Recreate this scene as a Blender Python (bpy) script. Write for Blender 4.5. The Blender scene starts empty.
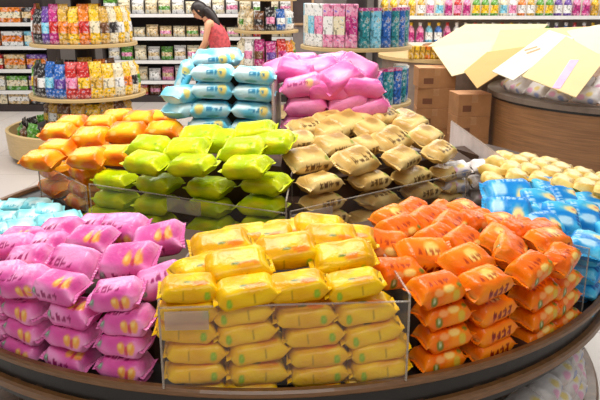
import bpy, bmesh, math, random
from mathutils import Vector, Matrix, noise
rng = random.Random(7)
D2R = math.pi / 180

# ---------------------------------------------------------------- camera, world, lights, exposure
sc = bpy.context.scene
FPX, HOR, EYE = 700.0, -8.0, 1.65
PITCH = math.atan((200 - HOR) / FPX)
cam = bpy.data.objects.new('camera', bpy.data.cameras.new('camera'))
sc.collection.objects.link(cam)
cam.location = (0, 0, EYE)
cam.rotation_euler = (math.pi / 2 - PITCH, 0, 0)
cam.data.sensor_width = 36.0
cam.data.lens = FPX * 36.0 / 600.0
cam.data.clip_start = 0.05
sc.camera = cam

wd = bpy.data.worlds.new('shop_light'); sc.world = wd; wd.use_nodes = True
wd.node_tree.nodes['Background'].inputs[0].default_value = (1.0, 0.97, 0.93, 1)
wd.node_tree.nodes['Background'].inputs[1].default_value = 0.36

def area(name, loc, size, power, col=(1, .965, .91), rot=(0, 0, 0)):
    l = bpy.data.lights.new(name, 'AREA'); l.shape = 'RECTANGLE'
    l.size, l.size_y = size; l.energy = power; l.color = col
    o = bpy.data.objects.new(name, l); o.location = loc; o.rotation_euler = rot
    sc.collection.objects.link(o); return o
area('ceiling_light_table', (-0.3, 2.7, 3.4), (1.6, 1.2), 84)
area('added_front_fill', (0.1, -0.5, 3.4), (2.4, 0.8), 42)  # fill lamp added above the camera to brighten the bag fronts
area('ceiling_light_left', (-3.2, 5.4, 3.4), (2.0, 2.0), 95)
area('ceiling_light_middle', (0.4, 6.6, 3.4), (2.4, 1.4), 70)
area('ceiling_light_right', (3.6, 6.6, 3.4), (2.4, 2.2), 62)
area('ceiling_light_back', (-1.2, 9.4, 3.4), (6.0, 1.0), 150)
area('ceiling_light_back_right', (3.4, 9.0, 3.4), (4.0, 0.8), 80)

vs = sc.view_settings
vs.view_transform = 'Standard'; vs.look = 'None'; vs.gamma = 1.0; vs.use_curve_mapping = False
vs.exposure = 0.0

# ---------------------------------------------------------------- photo geometry helpers
CP, SP = math.cos(PITCH), math.sin(PITCH)
def ray(x, y):
    a = (x - 300) / FPX; b = (200 - y) / FPX
    return Vector((a, CP + b * SP, -SP + b * CP))
O = Vector((0, 0, EYE))
def atz(x, y, z):
    d = ray(x, y); return O + d * ((z - EYE) / d.z)
def aty(x, y, Y):
    d = ray(x, y); return O + d * (Y / d.y)

def lin(c):
    return tuple(((v / 255) / 12.92 if v / 255 <= .04045 else ((v / 255 + .055) / 1.055) ** 2.4) for v in c)

# ---------------------------------------------------------------- materials
MATS = {}
def mat(name, rgb, rough=.5, spec=.5, metal=0.0, var=.12, scale=14.0, stretch=(1, 1, 1), bump=0.0, coat=0.0):
    if name in MATS: return MATS[name]
    m = bpy.data.materials.new(name); m.use_nodes = True
    nt = m.node_tree; b = nt.nodes['Principled BSDF']
    tc = nt.nodes.new('ShaderNodeTexCoord'); mp = nt.nodes.new('ShaderNodeMapping')
    mp.inputs['Scale'].default_value = stretch
    nz = nt.nodes.new('ShaderNodeTexNoise'); nz.inputs['Scale'].default_value = scale; nz.inputs['Detail'].default_value = 5
    rp = nt.nodes.new('ShaderNodeValToRGB')
    c = lin(rgb)
    rp.color_ramp.elements[0].position = .3; rp.color_ramp.elements[1].position = .7
    rp.color_ramp.elements[0].color = (*[max(0, v * (1 - var)) for v in c], 1)
    rp.color_ramp.elements[1].color = (*[min(1, v * (1 + var)) for v in c], 1)
    nt.links.new(tc.outputs['Object'], mp.inputs[0]); nt.links.new(mp.outputs[0], nz.inputs['Vector'])
    nt.links.new(nz.outputs['Fac'], rp.inputs[0]); nt.links.new(rp.outputs[0], b.inputs['Base Color'])
    b.inputs['Roughness'].default_value = rough; b.inputs['Metallic'].default_value = metal
    b.inputs['Specular IOR Level'].default_value = spec; b.inputs['Coat Weight'].default_value = coat
    if bump:
        bp = nt.nodes.new('ShaderNodeBump'); bp.inputs['Strength'].default_value = bump; bp.inputs['Distance'].default_value = .01
        nt.links.new(nz.outputs['Fac'], bp.inputs['Height']); nt.links.new(bp.outputs[0], b.inputs['Normal'])
    MATS[name] = m; return m

def film_mat(name, rough=.3, haze=0.0):
    """printed plastic film: colour from the print attribute, crinkled by fine noise"""
    m = bpy.data.materials.new(name); m.use_nodes = True
    nt = m.node_tree; b = nt.nodes['Principled BSDF']
    at = nt.nodes.new('ShaderNodeAttribute'); at.attribute_name = 'print'
    nt.links.new(at.outputs['Color'], b.inputs['Base Color'])
    b.inputs['Roughness'].default_value = rough; b.inputs['Specular IOR Level'].default_value = .3
    tc = nt.nodes.new('ShaderNodeTexCoord'); oi = nt.nodes.new('ShaderNodeObjectInfo')
    nz = nt.nodes.new('ShaderNodeTexNoise'); nz.noise_dimensions = '4D'
    nz.inputs['Scale'].default_value = 42; nz.inputs['Detail'].default_value = 3; nz.inputs['Distortion'].default_value = .8
    mu = nt.nodes.new('ShaderNodeMath'); mu.operation = 'MULTIPLY'; mu.inputs[1].default_value = 40
    nt.links.new(oi.outputs['Random'], mu.inputs[0]); nt.links.new(mu.outputs[0], nz.inputs['W'])
    nt.links.new(tc.outputs['Object'], nz.inputs['Vector'])
    bp = nt.nodes.new('ShaderNodeBump'); bp.inputs['Strength'].default_value = .55; bp.inputs['Distance'].default_value = .006
    nt.links.new(nz.outputs['Fac'], bp.inputs['Height']); nt.links.new(bp.outputs[0], b.inputs['Normal'])
    MATS[name] = m; return m
FILM = film_mat('printed_film', .27)

def acrylic(name, tint=(.93, .93, .93), haze=.06, hazecol=(.8, .76, .72)):
    m = bpy.data.materials.new(name); m.use_nodes = True
    nt = m.node_tree; nt.nodes.clear()
    out = nt.nodes.new('ShaderNodeOutputMaterial')
    tr = nt.nodes.new('ShaderNodeBsdfTransparent'); tr.inputs[0].default_value = (*tint, 1)
    gl = nt.nodes.new('ShaderNodeBsdfGlossy'); gl.inputs['Roughness'].default_value = .08
    df = nt.nodes.new('ShaderNodeBsdfDiffuse'); df.inputs[0].default_value = (*hazecol, 1)
    if haze > .3:   # strong haze: scatters light to both sides
        tl = nt.nodes.new('ShaderNodeBsdfTranslucent'); tl.inputs[0].default_value = (*hazecol, 1); ad = nt.nodes.new('ShaderNodeMixShader')
        nt.links.new(df.outputs[0], ad.inputs[1]); nt.links.new(tl.outputs[0], ad.inputs[2]); df = ad
    nz = nt.nodes.new('ShaderNodeTexNoise'); nz.inputs['Scale'].default_value = 9
    mr = nt.nodes.new('ShaderNodeMapRange'); mr.inputs['To Min'].default_value = haze * .5; mr.inputs['To Max'].default_value = haze * 1.5
    tc = nt.nodes.new('ShaderNodeTexCoord'); nt.links.new(tc.outputs['Object'], nz.inputs['Vector'])
    nt.links.new(nz.outputs['Fac'], mr.inputs['Value'])
    lw = nt.nodes.new('ShaderNodeLayerWeight'); lw.inputs['Blend'].default_value = .5
    fr = nt.nodes.new('ShaderNodeMapRange'); fr.inputs['From Min'].default_value = .55; fr.inputs['To Min'].default_value = .02; fr.inputs['To Max'].default_value = .07
    nt.links.new(lw.outputs['Facing'], fr.inputs['Value'])
    m1 = nt.nodes.new('ShaderNodeMixShader'); m2 = nt.nodes.new('ShaderNodeMixShader')
    nt.links.new(mr.outputs[0], m1.inputs[0]); nt.links.new(tr.outputs[0], m1.inputs[1]); nt.links.new(df.outputs[0], m1.inputs[2])
    nt.links.new(fr.outputs[0], m2.inputs[0]); nt.links.new(m1.outputs[0], m2.inputs[1]); nt.links.new(gl.outputs[0], m2.inputs[2])
    nt.links.new(m2.outputs[0], out.inputs[0]); MATS[name] = m; return m
CLEAR = acrylic('clear_acrylic', (.99, .985, .98), .02)
HAZY = acrylic('reflection_haze_acrylic', (.97, .95, .93), .62, (1.0, .9, .86))  # pale pink haze stands in for ceiling light reflected by the sheet
SLEEVE = acrylic('cloudy_price_sleeve', (.9, .87, .86), .31, (.8, .72, .68))
EDGE = acrylic('acrylic_edge', (.88, .84, .78), .28, (.7, .62, .54))

WOOD_DARK = mat('dark_walnut_rim', (118, 80, 44), .4, var=.25, scale=9, stretch=(3, 3, 30), coat=.2)
BLACK = mat('black_laminate', (26, 22, 20), .35, var=.2)
WOOD_PALE = mat('pale_birch_edge', (206, 176, 122), .4, var=.1, scale=8, stretch=(1, 1, 12))
WOOD_DRUM = mat('brown_wood_panel', (140, 98, 62), .45, var=.28, scale=5, stretch=(.6, .6, 16))
FILL = mat('brown_riser_board', (70, 44, 26), .7, var=.2)
GREY = mat('grey_metal', (150, 150, 156), .4, metal=.2, var=.06)
LIGHTEDGE = mat('white_price_rail', (232, 230, 228), .35, var=.04)
DARK = mat('dark_shelf_back', (52, 42, 40), .6, var=.2)
CARTON = mat('brown_carton', (168, 118, 74), .75, var=.14, scale=6)
CARTON_TOP = mat('brown_carton_flap', (206, 150, 104), .7, var=.1, scale=6)

# ---------------------------------------------------------------- object helpers
LINK = sc.collection.objects.link
def new(name, me, parent=None, m=None):
    o = bpy.data.objects.new(name, me); LINK(o)
    if parent is not None: o.parent = parent
    if m is not None and me is not None and not me.materials: me.materials.append(m)
    return o
def tag(o, label, cat, group=None, kind=None):
    o['label'] = label; o['category'] = cat
    if group: o['group'] = group
    if kind: o['kind'] = kind
    return o
def thing(name, label, cat, loc=(0, 0, 0), rz=0, group=None):
    o = bpy.data.objects.new(name, None); LINK(o); o.location = loc; o.rotation_euler = (0, 0, rz)
    o.empty_display_size = .05
    return tag(o, label, cat, group)
def mesh(bm, name, smooth=False):
    me = bpy.data.meshes.new(name); bmesh.ops.recalc_face_normals(bm, faces=bm.faces[:]); bm.to_mesh(me); bm.free()
    if smooth: me.polygons.foreach_set('use_smooth', [True] * len(me.polygons))
    return me
def box_bm(x0, x1, y0, y1, z0, z1, bev=0.0, bm=None):
    b = bmesh.new()
    bmesh.ops.create_cube(b, size=1)
    for v in b.verts:
        v.co = Vector((x0 + (v.co.x + .5) * (x1 - x0), y0 + (v.co.y + .5) * (y1 - y0), z0 + (v.co.z + .5) * (z1 - z0)))
    if bev: bmesh.ops.bevel(b, geom=b.edges[:], offset=bev, segments=2, affect='EDGES', profile=.5)
    if bm is None: return b
    t = bpy.data.meshes.new('t'); b.to_mesh(t); b.free(); bm.from_mesh(t); bpy.data.meshes.remove(t); return bm
def box(name, x0, x1, y0, y1, z0, z1, m, parent=None, bev=0.0):
    return new(name, mesh(box_bm(x0, x1, y0, y1, z0, z1, bev), name), parent, m)
def lathe_bm(prof, n=64, a0=0.0, a1=360.0, closed=False):
    """spin (r, z) profile around Z; a closed profile with an open sweep gets end faces"""
    bm = bmesh.new(); full = abs(a1 - a0) >= 359.9
    rings = []
    cnt = n if full else n + 1
    for i in range(cnt):
        a = (a0 + (a1 - a0) * i / n) * D2R
        rings.append([bm.verts.new((r * math.cos(a), r * math.sin(a), z)) for r, z in prof])
    k = len(prof)
    for i in range(n):
        A, B = rings[i], rings[(i + 1) % cnt]
        for j in range(k if closed else k - 1):
            f = [A[j], B[j], B[(j + 1) % k], A[(j + 1) % k]]
            bm.faces.new(f)
    if not full and closed:
        bm.faces.new(rings[0]); bm.faces.new(rings[-1][::-1])
    bmesh.ops.remove_doubles(bm, verts=bm.verts[:], dist=1e-5)
    return bm
def lathe(name, prof, m, parent=None, n=64, a0=0, a1=360, closed=False, smooth=False, loc=None):
    o = new(name, mesh(lathe_bm(prof, n, a0, a1, closed), name, smooth), parent, m)
    if loc: o.location = loc
    return o
def rect(r0, r1, z0, z1): return [(r0, z0), (r1, z0), (r1, z1), (r0, z1)]
def slab(name, pts, thick, m, parent=None):
    """a sheet through 3 or more points with real thickness"""
    bm = bmesh.new(); n = (pts[1] - pts[0]).cross(pts[2] - pts[0]).normalized()
    if n.z < 0: n = -n
    A = [bm.verts.new(p) for p in pts]; B = [bm.verts.new(p - n * thick) for p in pts]
    bm.faces.new(A); bm.faces.new(B[::-1])
    for i in range(len(pts)):
        j = (i + 1) % len(pts); bm.faces.new([A[i], B[i], B[j], A[j]])
    return new(name, mesh(bm, name), parent, m)
ORD = ['first', 'second', 'third', 'fourth', 'fifth', 'sixth', 'seventh', 'eighth', 'ninth', 'tenth', 'eleventh', 'twelfth',
       'thirteenth', 'fourteenth', 'fifteenth', 'sixteenth', 'seventeenth', 'eighteenth', 'nineteenth', 'twentieth'] + \
      ['twenty-' + s for s in ('first', 'second', 'third', 'fourth', 'fifth', 'sixth', 'seventh', 'eighth', 'ninth')]
def ordl(i, n):
    return 'leftmost' if i == 0 else 'rightmost' if i == n - 1 else ORD[i] + ' from left'

# ---------------------------------------------------------------- the room
fl = box('floor', -9, 9, -2, 14, -.1, 0, mat('beige_tile', (214, 205, 198), .25, var=.05, scale=1.5)); fl['kind'] = 'structure'
nt = MATS['beige_tile'].node_tree
bk = nt.nodes.new('ShaderNodeTexBrick'); bk.offset = 0; bk.inputs['Scale'].default_value = 1.0
bk.inputs['Brick Width'].default_value = .8; bk.inputs['Row Height'].default_value = .8; bk.inputs['Mortar Size'].default_value = .004
bk.inputs['Color1'].default_value = (*lin((214, 204, 196)), 1); bk.inputs['Color2'].default_value = (*lin((206, 198, 194)), 1)
bk.inputs['Mortar'].default_value = (*lin((176, 168, 162)), 1)
tcn = [n for n in nt.nodes if n.type == 'TEX_COORD'][0]
nt.links.new(tcn.outputs['Object'], bk.inputs['Vector']); nt.links.new(bk.outputs['Color'], nt.nodes['Principled BSDF'].inputs['Base Color'])
w = box('wall_back', -9, 9, 13.4, 13.6, 0, 3.6, mat('grey_wall', (150, 140, 134), .8, var=.06)); w['kind'] = 'structure'

# ---------------------------------------------------------------- the round display table
CX, CY, RIM, ZT = -.109, 2.744, 1.30, .75
BOARD = .675
tbl = thing('round_display_table', 'large round tiered display table with dark wooden rim piled with snack bags', 'display table', (CX, CY, 0))
lathe('top_rim', [(1.277, .730), (1.277, .747), (1.280, .75), (1.294, .75), (1.30, .744), (1.30, .734), (1.296, .730)], WOOD_DARK, tbl, 128, closed=True, smooth=False)
lathe('black_band', rect(1.16, 1.276, .668, .7305), BLACK, tbl, 128, closed=True)
lathe('lower_rim', [(1.15, .640), (1.290, .640), (1.297, .646), (1.297, .664), (1.291, .670), (1.15, .670)], WOOD_DARK, tbl, 128, closed=True)
lathe('under_band', rect(1.10, 1.262, .60, .641), BLACK, tbl, 128, closed=True)
lathe('top_board', [(0, .645), (1.276, .645), (1.276, BOARD), (0, BOARD)], FILL, tbl, 96)
lathe('drum_base', [(0, 0), (.78, 0), (.78, .645), (0, .645)], BLACK, tbl, 64)
lathe('lower_shelf', [(.7, .20), (1.29, .20), (1.30, .21), (1.30, .235), (1.29, .245), (.7, .245)], WOOD_DARK, tbl, 96, closed=True)
lathe('lower_shelf_plinth', [(0, 0), (1.12, 0), (1.12, .2), (0, .2)], BLACK, tbl, 64)

# ---------------------------------------------------------------- snack bags
def sm(a, b, x):
    t = max(0, min(1, (x - a) / (b - a))); return t * t * (3 - 2 * t)
def mix(a, b, t): return tuple(p + (q - p) * t for p, q in zip(a, b))
def blob(s, p, cs, cp, rs, rp, soft=.35):
    return 1 - sm(1 - soft, 1 + soft * .3, math.hypot((s - cs) / rs, (p - cp) / rp))
GLYPHS = []
_g = random.Random(3)
for _ in range(8):   # small square characters drawn from strokes on a 5 x 5 grid
    g = set()
    for _k in range(3): 
        r = _g.randrange(5); [g.add((c, r)) for c in range(_g.randrange(0, 2), _g.randrange(4, 6))]
    for _k in range(2):
        c = _g.randrange(5); [g.add((c, r)) for r in range(_g.randrange(0, 3), 5)]
    GLYPHS.append(g)
def glyph_row(s, p, s0, p0, size, psize, n, off):
    """1 where a stroke of the n characters of height psize starting at s0 lies"""
    k = (s - s0) / (size * 1.25)
    if k < 0 or k >= n or not (0 <= (p - p0) / psize < 1): return 0.0
    i = int(k); f = (k - i) * 1.25
    if f >= 1: return 0.0
    return 1.0 if (int(f * 5), int((1 - (p - p0) / psize) * 4.999)) in GLYPHS[(i + off) % 8] else 0.0

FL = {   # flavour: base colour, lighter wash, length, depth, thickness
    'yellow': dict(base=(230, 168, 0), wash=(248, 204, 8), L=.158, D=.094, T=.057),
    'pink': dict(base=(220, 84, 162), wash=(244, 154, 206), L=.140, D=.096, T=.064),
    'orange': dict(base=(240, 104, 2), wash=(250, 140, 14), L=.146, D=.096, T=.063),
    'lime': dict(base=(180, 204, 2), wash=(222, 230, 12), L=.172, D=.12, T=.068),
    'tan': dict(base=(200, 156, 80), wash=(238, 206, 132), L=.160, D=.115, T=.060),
    'amber': dict(base=(242, 112, 2), wash=(252, 176, 16), L=.165, D=.12, T=.070),  # bright wash helps stand in for yellow highlights
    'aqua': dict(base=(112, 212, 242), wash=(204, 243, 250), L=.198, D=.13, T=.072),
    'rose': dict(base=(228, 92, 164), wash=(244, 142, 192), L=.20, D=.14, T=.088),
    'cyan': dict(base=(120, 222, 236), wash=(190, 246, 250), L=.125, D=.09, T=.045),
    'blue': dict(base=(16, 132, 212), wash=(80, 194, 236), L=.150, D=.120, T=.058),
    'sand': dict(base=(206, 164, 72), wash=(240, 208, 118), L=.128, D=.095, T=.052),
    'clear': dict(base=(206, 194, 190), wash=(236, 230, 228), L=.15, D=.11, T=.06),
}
def print_colour(fv, var, s, p, u, nz):
    """s: metres along the bag, p: degrees round it (0 front, 90 top), u: -1..1"""
    f = FL[fv]; a = f['L'] / 2
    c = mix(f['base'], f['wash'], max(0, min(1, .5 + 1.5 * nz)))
    S = s / a
    if fv == 'yellow':
        c = mix(c, (232, 110, 16), .75 * blob(S, p, .30, 62, .34, 17) * (1 if nz > -.12 else .3))
        c = mix(c, (240, 150, 30), .5 * blob(S, p, -.1, 112, .3, 18))
        c = mix(c, (70, 110, 20), .95 * blob(S, p, -.05, 72, .12, 9))
        gs = .52 if var % 2 == 0 else -.56
        c = mix(c, (130, 180, 24), .9 * blob(S, p, gs, -2, .10, 18)); c = mix(c, (200, 210, 70), .5 * blob(S, p, gs, 1, .04, 7))
        c = mix(c, (150, 118, 6), .6 if abs(S - (.18 if gs < 0 else -.2)) < .02 and -15 < p < 20 else 0)
    elif fv == 'pink':
        q = 8 if var != 1 else 72
        for cs in (.18, .56):
            c = mix(c, (244, 168, 66), .92 * blob(S, p, cs, q, .17, 23)); c = mix(c, (252, 214, 130), .8 * blob(S, p, cs - .03, q + 7, .09, 11))
        c = mix(c, (206, 60, 70), .8 * blob(S, p, .38, q - 10, .07, 18))
        c = mix(c, (118, 158, 130), .9 * blob(S, p, -.68, 18, .13, 20)); c = mix(c, (200, 224, 200), .7 * blob(S, p, -.68, 20, .06, 8))
        c = mix(c, (140, 22, 84), .85 * glyph_row(S, p, -.62, 58 if var != 1 else -6, .2, 30, 4, var))
    elif fv == 'orange':
        if var != 1:
            c = mix(c, (250, 214, 120), .95 * blob(S, p, .15, 40, .26, 24)); c = mix(c, (214, 190, 60), .8 * blob(S, p, .42, 4, .16, 26))
            c = mix(c, (96, 120, 30), .9 * blob(S, p, -.45, -2, .14, 22)); c = mix(c, (232, 226, 190), .8 * blob(S, p, -.45, 2, .06, 9))
            c = mix(c, (252, 190, 130), .7 * blob(S, p, -.25, 30, .2, 20)); c = mix(c, (92, 124, 40), .8 * blob(S, p, .6, 48, .12, 16))
        else:
            c = mix(c, (130, 24, 8), .9 * glyph_row(S, p, -.42, -10, .2, 34, 4, 2))
            c = mix(c, (252, 216, 120), .9 * blob(S, p, .05, 84, .3, 22))
        c = mix(c, (150, 40, 8), .7 * glyph_row(S, p, -.5, 66, .17, 22, 4, 5))
    elif fv == 'lime':
        c = mix(c, (214, 176, 14), .5 * blob(S, p, -.1 + .2 * var, 20, .5, 26) * (.5 + nz)); c = mix(c, (150, 176, 10), .35 * blob(S, p, .3, -30, .5, 30))
        c = mix(c, (120, 160, 16), .7 * blob(S, p, .5, 70, .09, 8))
    elif fv == 'tan':
        c = mix(c, (84, 52, 22), .85 * glyph_row(S, p, -.55, -4 if var != 1 else 50, .24, 34, 4, var * 2))
        c = mix(c, (150, 164, 70), .8 * blob(S, p, .62, 52, .15, 18)); c = mix(c, (140, 100, 46), .5 * blob(S, p, .2, 100, .4, 20))
    elif fv == 'amber':
        c = mix(c, (255, 206, 50), .8 * blob(S, p, .1, 78, .6, 40)); c = mix(c, (222, 74, 10), .6 * blob(S, p, .3, -4, .4, 18))  # yellow highlight painted over the top of the bag, not print
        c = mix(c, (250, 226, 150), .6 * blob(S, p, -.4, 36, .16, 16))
    elif fv == 'aqua':
        sg = 1 if var != 1 else -1
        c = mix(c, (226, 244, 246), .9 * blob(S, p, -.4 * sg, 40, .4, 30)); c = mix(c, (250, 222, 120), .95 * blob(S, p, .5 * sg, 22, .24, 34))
        c = mix(c, (40, 130, 180), .8 * glyph_row(S, p, -.2, 8, .15, 26, 4, var)); c = mix(c, (60, 150, 130), .6 * blob(S, p, -.1 * sg, -24, .3, 16))
    elif fv == 'rose':
        c = mix(c, (250, 196, 120), .9 * blob(S, p, .35, 24, .2, 26)) if var == 1 else c
        c = mix(c, (150, 40, 100), .8 * glyph_row(S, p, -.6, 10, .18, 30, 4, var)) if var == 1 else c
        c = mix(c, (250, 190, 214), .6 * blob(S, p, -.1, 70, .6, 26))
    elif fv == 'cyan':
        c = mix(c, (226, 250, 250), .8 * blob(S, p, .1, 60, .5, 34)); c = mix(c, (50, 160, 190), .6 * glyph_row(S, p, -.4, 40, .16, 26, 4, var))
    elif fv == 'blue':
        c = mix(c, (250, 222, 150), blob(S, p, .3, 62, .26, 30)); c = mix(c, (226, 130, 120), .7 * blob(S, p, .34, 56, .1, 12))
        c = mix(c, (206, 232, 244), .8 * blob(S, p, -.45, 92, .3, 22)); c = mix(c, (16, 70, 150), .8 * glyph_row(S, p, -.6, 34, .17, 28, 4, var))
        c = mix(c, (206, 230, 240), .7 * glyph_row(S, p, -.5, 112, .17, 26, 5, var + 2))
    elif fv == 'sand':
        c = mix(c, (130, 88, 30), .6 * glyph_row(S, p, -.4, 50, .2, 30, 4, var)); c = mix(c, (250, 236, 190), .6 * blob(S, p, 0, 96, .5, 30))
    elif fv == 'clear':
        c = mix(c, (232, 150, 190), .7 * blob(S, p, -.3, 40, .3, 30)); c = mix(c, (110, 130, 190), .6 * blob(S, p, .4, 10, .25, 26)); c = mix(c, (240, 214, 120), .8 * blob(S, p, .2, 70, .25, 20))
    return c

BAGS = {}
def bag_meshes(fv, var):
    if (fv, var) in BAGS: return BAGS[fv, var]
    f = FL[fv]; L, D, T = f['L'], f['D'], f['T']; seal = .009
    a = L / 2 - seal
    NU, NV = 44, 40
    r = random.Random(hash(fv) % 1000 if False else sum(map(ord, fv)) * 7 + var)
    ph = [r.uniform(0, 6.28) for _ in range(8)]; sd = Vector((r.uniform(0, 50), r.uniform(0, 50), r.uniform(0, 50)))
    bm = bmesh.new(); col = []
    rings = []
    bulge = r.uniform(-.12, .12)
    for i in range(NU + 1):
        u = -1 + 2 * i / NU; u = math.copysign(1 - (1 - abs(u)) ** 1.25, u)
        t = min(1.0, (1 - abs(u)) / .34); t = (t * (2 - t)) ** .8
        hz = T / 2 * (.035 + .965 * t) * (1 + bulge * u)
        hy = D / 2 * (.94 - .10 * abs(u) ** 6)
        ring = []
        for j in range(NV):
            q = 2 * math.pi * j / NV           # 0 = front (-Y), 90 deg = top
            cy, cz = -math.cos(q), math.sin(q)
            e = 2 / (2.15 + .75 * t)
            y = math.copysign(abs(cy) ** e, cy) * hy; z = math.copysign(abs(cz) ** e, cz) * hz
            n = noise.noise(Vector((u * 1.7, y * 22, z * 22)) + sd)
            cr = abs(u) ** 2.2 * min(1, 6 * (1 - abs(u)) + .15)
            k = 1 + cr * (.10 * math.sin(q * 7 + ph[0] + (3 if u > 0 else 0)) + .07 * math.sin(q * 11 + ph[1] * u)) + .10 * n
            x = u * a + .004 * math.sin(q * 2 + ph[2]) * abs(u)
            ring.append(bm.verts.new((x, y * (1 + .03 * n), z * k)))
            p = (math.degrees(q) + 180) % 360 - 180
            if p < -92: p = -184 - p if False else p + 360     # continue over the back
            if p > 150: p2 = p - 160                            # the same print on the back face, lower
            else: p2 = p
            nn = noise.noise(Vector((u * 1.3, math.cos(q) * .9, math.sin(q) * .9)) + sd * 1.7)
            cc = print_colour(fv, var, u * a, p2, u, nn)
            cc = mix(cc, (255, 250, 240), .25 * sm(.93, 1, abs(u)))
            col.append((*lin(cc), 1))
        rings.append(ring)
    for i in range(NU):
        for j in range(NV):
            bm.faces.new([rings[i][j], rings[i + 1][j], rings[i + 1][(j + 1) % NV], rings[i][(j + 1) % NV]])
    bm.faces.new(rings[0]); bm.faces.new(rings[-1])
    me = bpy.data.meshes.new(fv + '_bag_body')
    bmesh.ops.recalc_face_normals(bm, faces=bm.faces[:]); bm.to_mesh(me); bm.free()
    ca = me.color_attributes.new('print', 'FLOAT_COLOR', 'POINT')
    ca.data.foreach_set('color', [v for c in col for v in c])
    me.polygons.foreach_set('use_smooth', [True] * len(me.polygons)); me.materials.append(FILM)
    seals = []
    for sg in (-1, 1):
        bm = bmesh.new(); n = 22; cs = []; rows = []
        for kx in range(4):
            row = []
            for j in range(n + 1):
                v = -1 + 2 * j / n
                x = sg * (a - .003 + (seal + .003) * kx / 3 * (1 - .08 * (j % 2 if kx == 3 else 0)))
                z = (.0018 * math.sin(v * 5 + ph[3]) + .005 * kx / 3 * math.sin(v * 2.3 + ph[4 + (sg > 0)])) + (.0006 if j % 2 else -.0006)
                row.append((x, v * D / 2 * (.84 + .03 * kx / 3), z))
            rows.append(row)
        top = [[bm.verts.new((x, y, z + .0007)) for x, y, z in rw] for rw in rows]
        bot = [[bm.verts.new((x, y, z - .0007)) for x, y, z in rw] for rw in rows]
        for kx in range(3):
            for j in range(n):
                bm.faces.new([top[kx][j], top[kx + 1][j], top[kx + 1][j + 1], top[kx][j + 1]])
                bm.faces.new([bot[kx][j], bot[kx][j + 1], bot[kx + 1][j + 1], bot[kx + 1][j]])
        for j in range(n):
            bm.faces.new([top[3][j], bot[3][j], bot[3][j + 1], top[3][j + 1]]); bm.faces.new([top[0][j], top[0][j + 1], bot[0][j + 1], bot[0][j]])
        for kx in range(3):
            bm.faces.new([top[kx][0], bot[kx][0], bot[kx + 1][0], top[kx + 1][0]]); bm.faces.new([top[kx][n], top[kx + 1][n], bot[kx + 1][n], bot[kx][n]])
        sm_ = bpy.data.meshes.new(fv + '_bag_seal'); bmesh.ops.recalc_face_normals(bm, faces=bm.faces[:]); bm.to_mesh(sm_); bm.free()
        c = lin(mix(f['base'], f['wash'], .6)); ca = sm_.color_attributes.new('print', 'FLOAT_COLOR', 'POINT')
        ca.data.foreach_set('color', [v for _ in range(len(sm_.vertices)) for v in (*c, 1)])
        sm_.materials.append(FILM); seals.append(sm_)
    BAGS[fv, var] = (me, seals); return BAGS[fv, var]

def put_bag(fv, var, P, yaw, pitch, tilt, label, group, scale=1.0, cat='snack bag'):
    """P: bag centre; yaw of its long axis; pitch turns its top to the shopper; tilt lifts its right end"""
    me, seals = bag_meshes(fv, var)
    R = Matrix.Rotation(yaw, 4, 'Z') @ Matrix.Rotation(pitch * D2R, 4, 'X') @ Matrix.Rotation(-tilt * D2R, 4, 'Y')
    root = bpy.data.objects.new('snack_bag', None); LINK(root); root.empty_display_size = .03
    root.matrix_world = Matrix.Translation(P) @ R @ Matrix.Scale(scale, 4)
    tag(root, label, cat, group)
    new('pouch_body', me, root); new('end_seal', seals[0], root); new('end_seal', seals[1], root)
    return root

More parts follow.
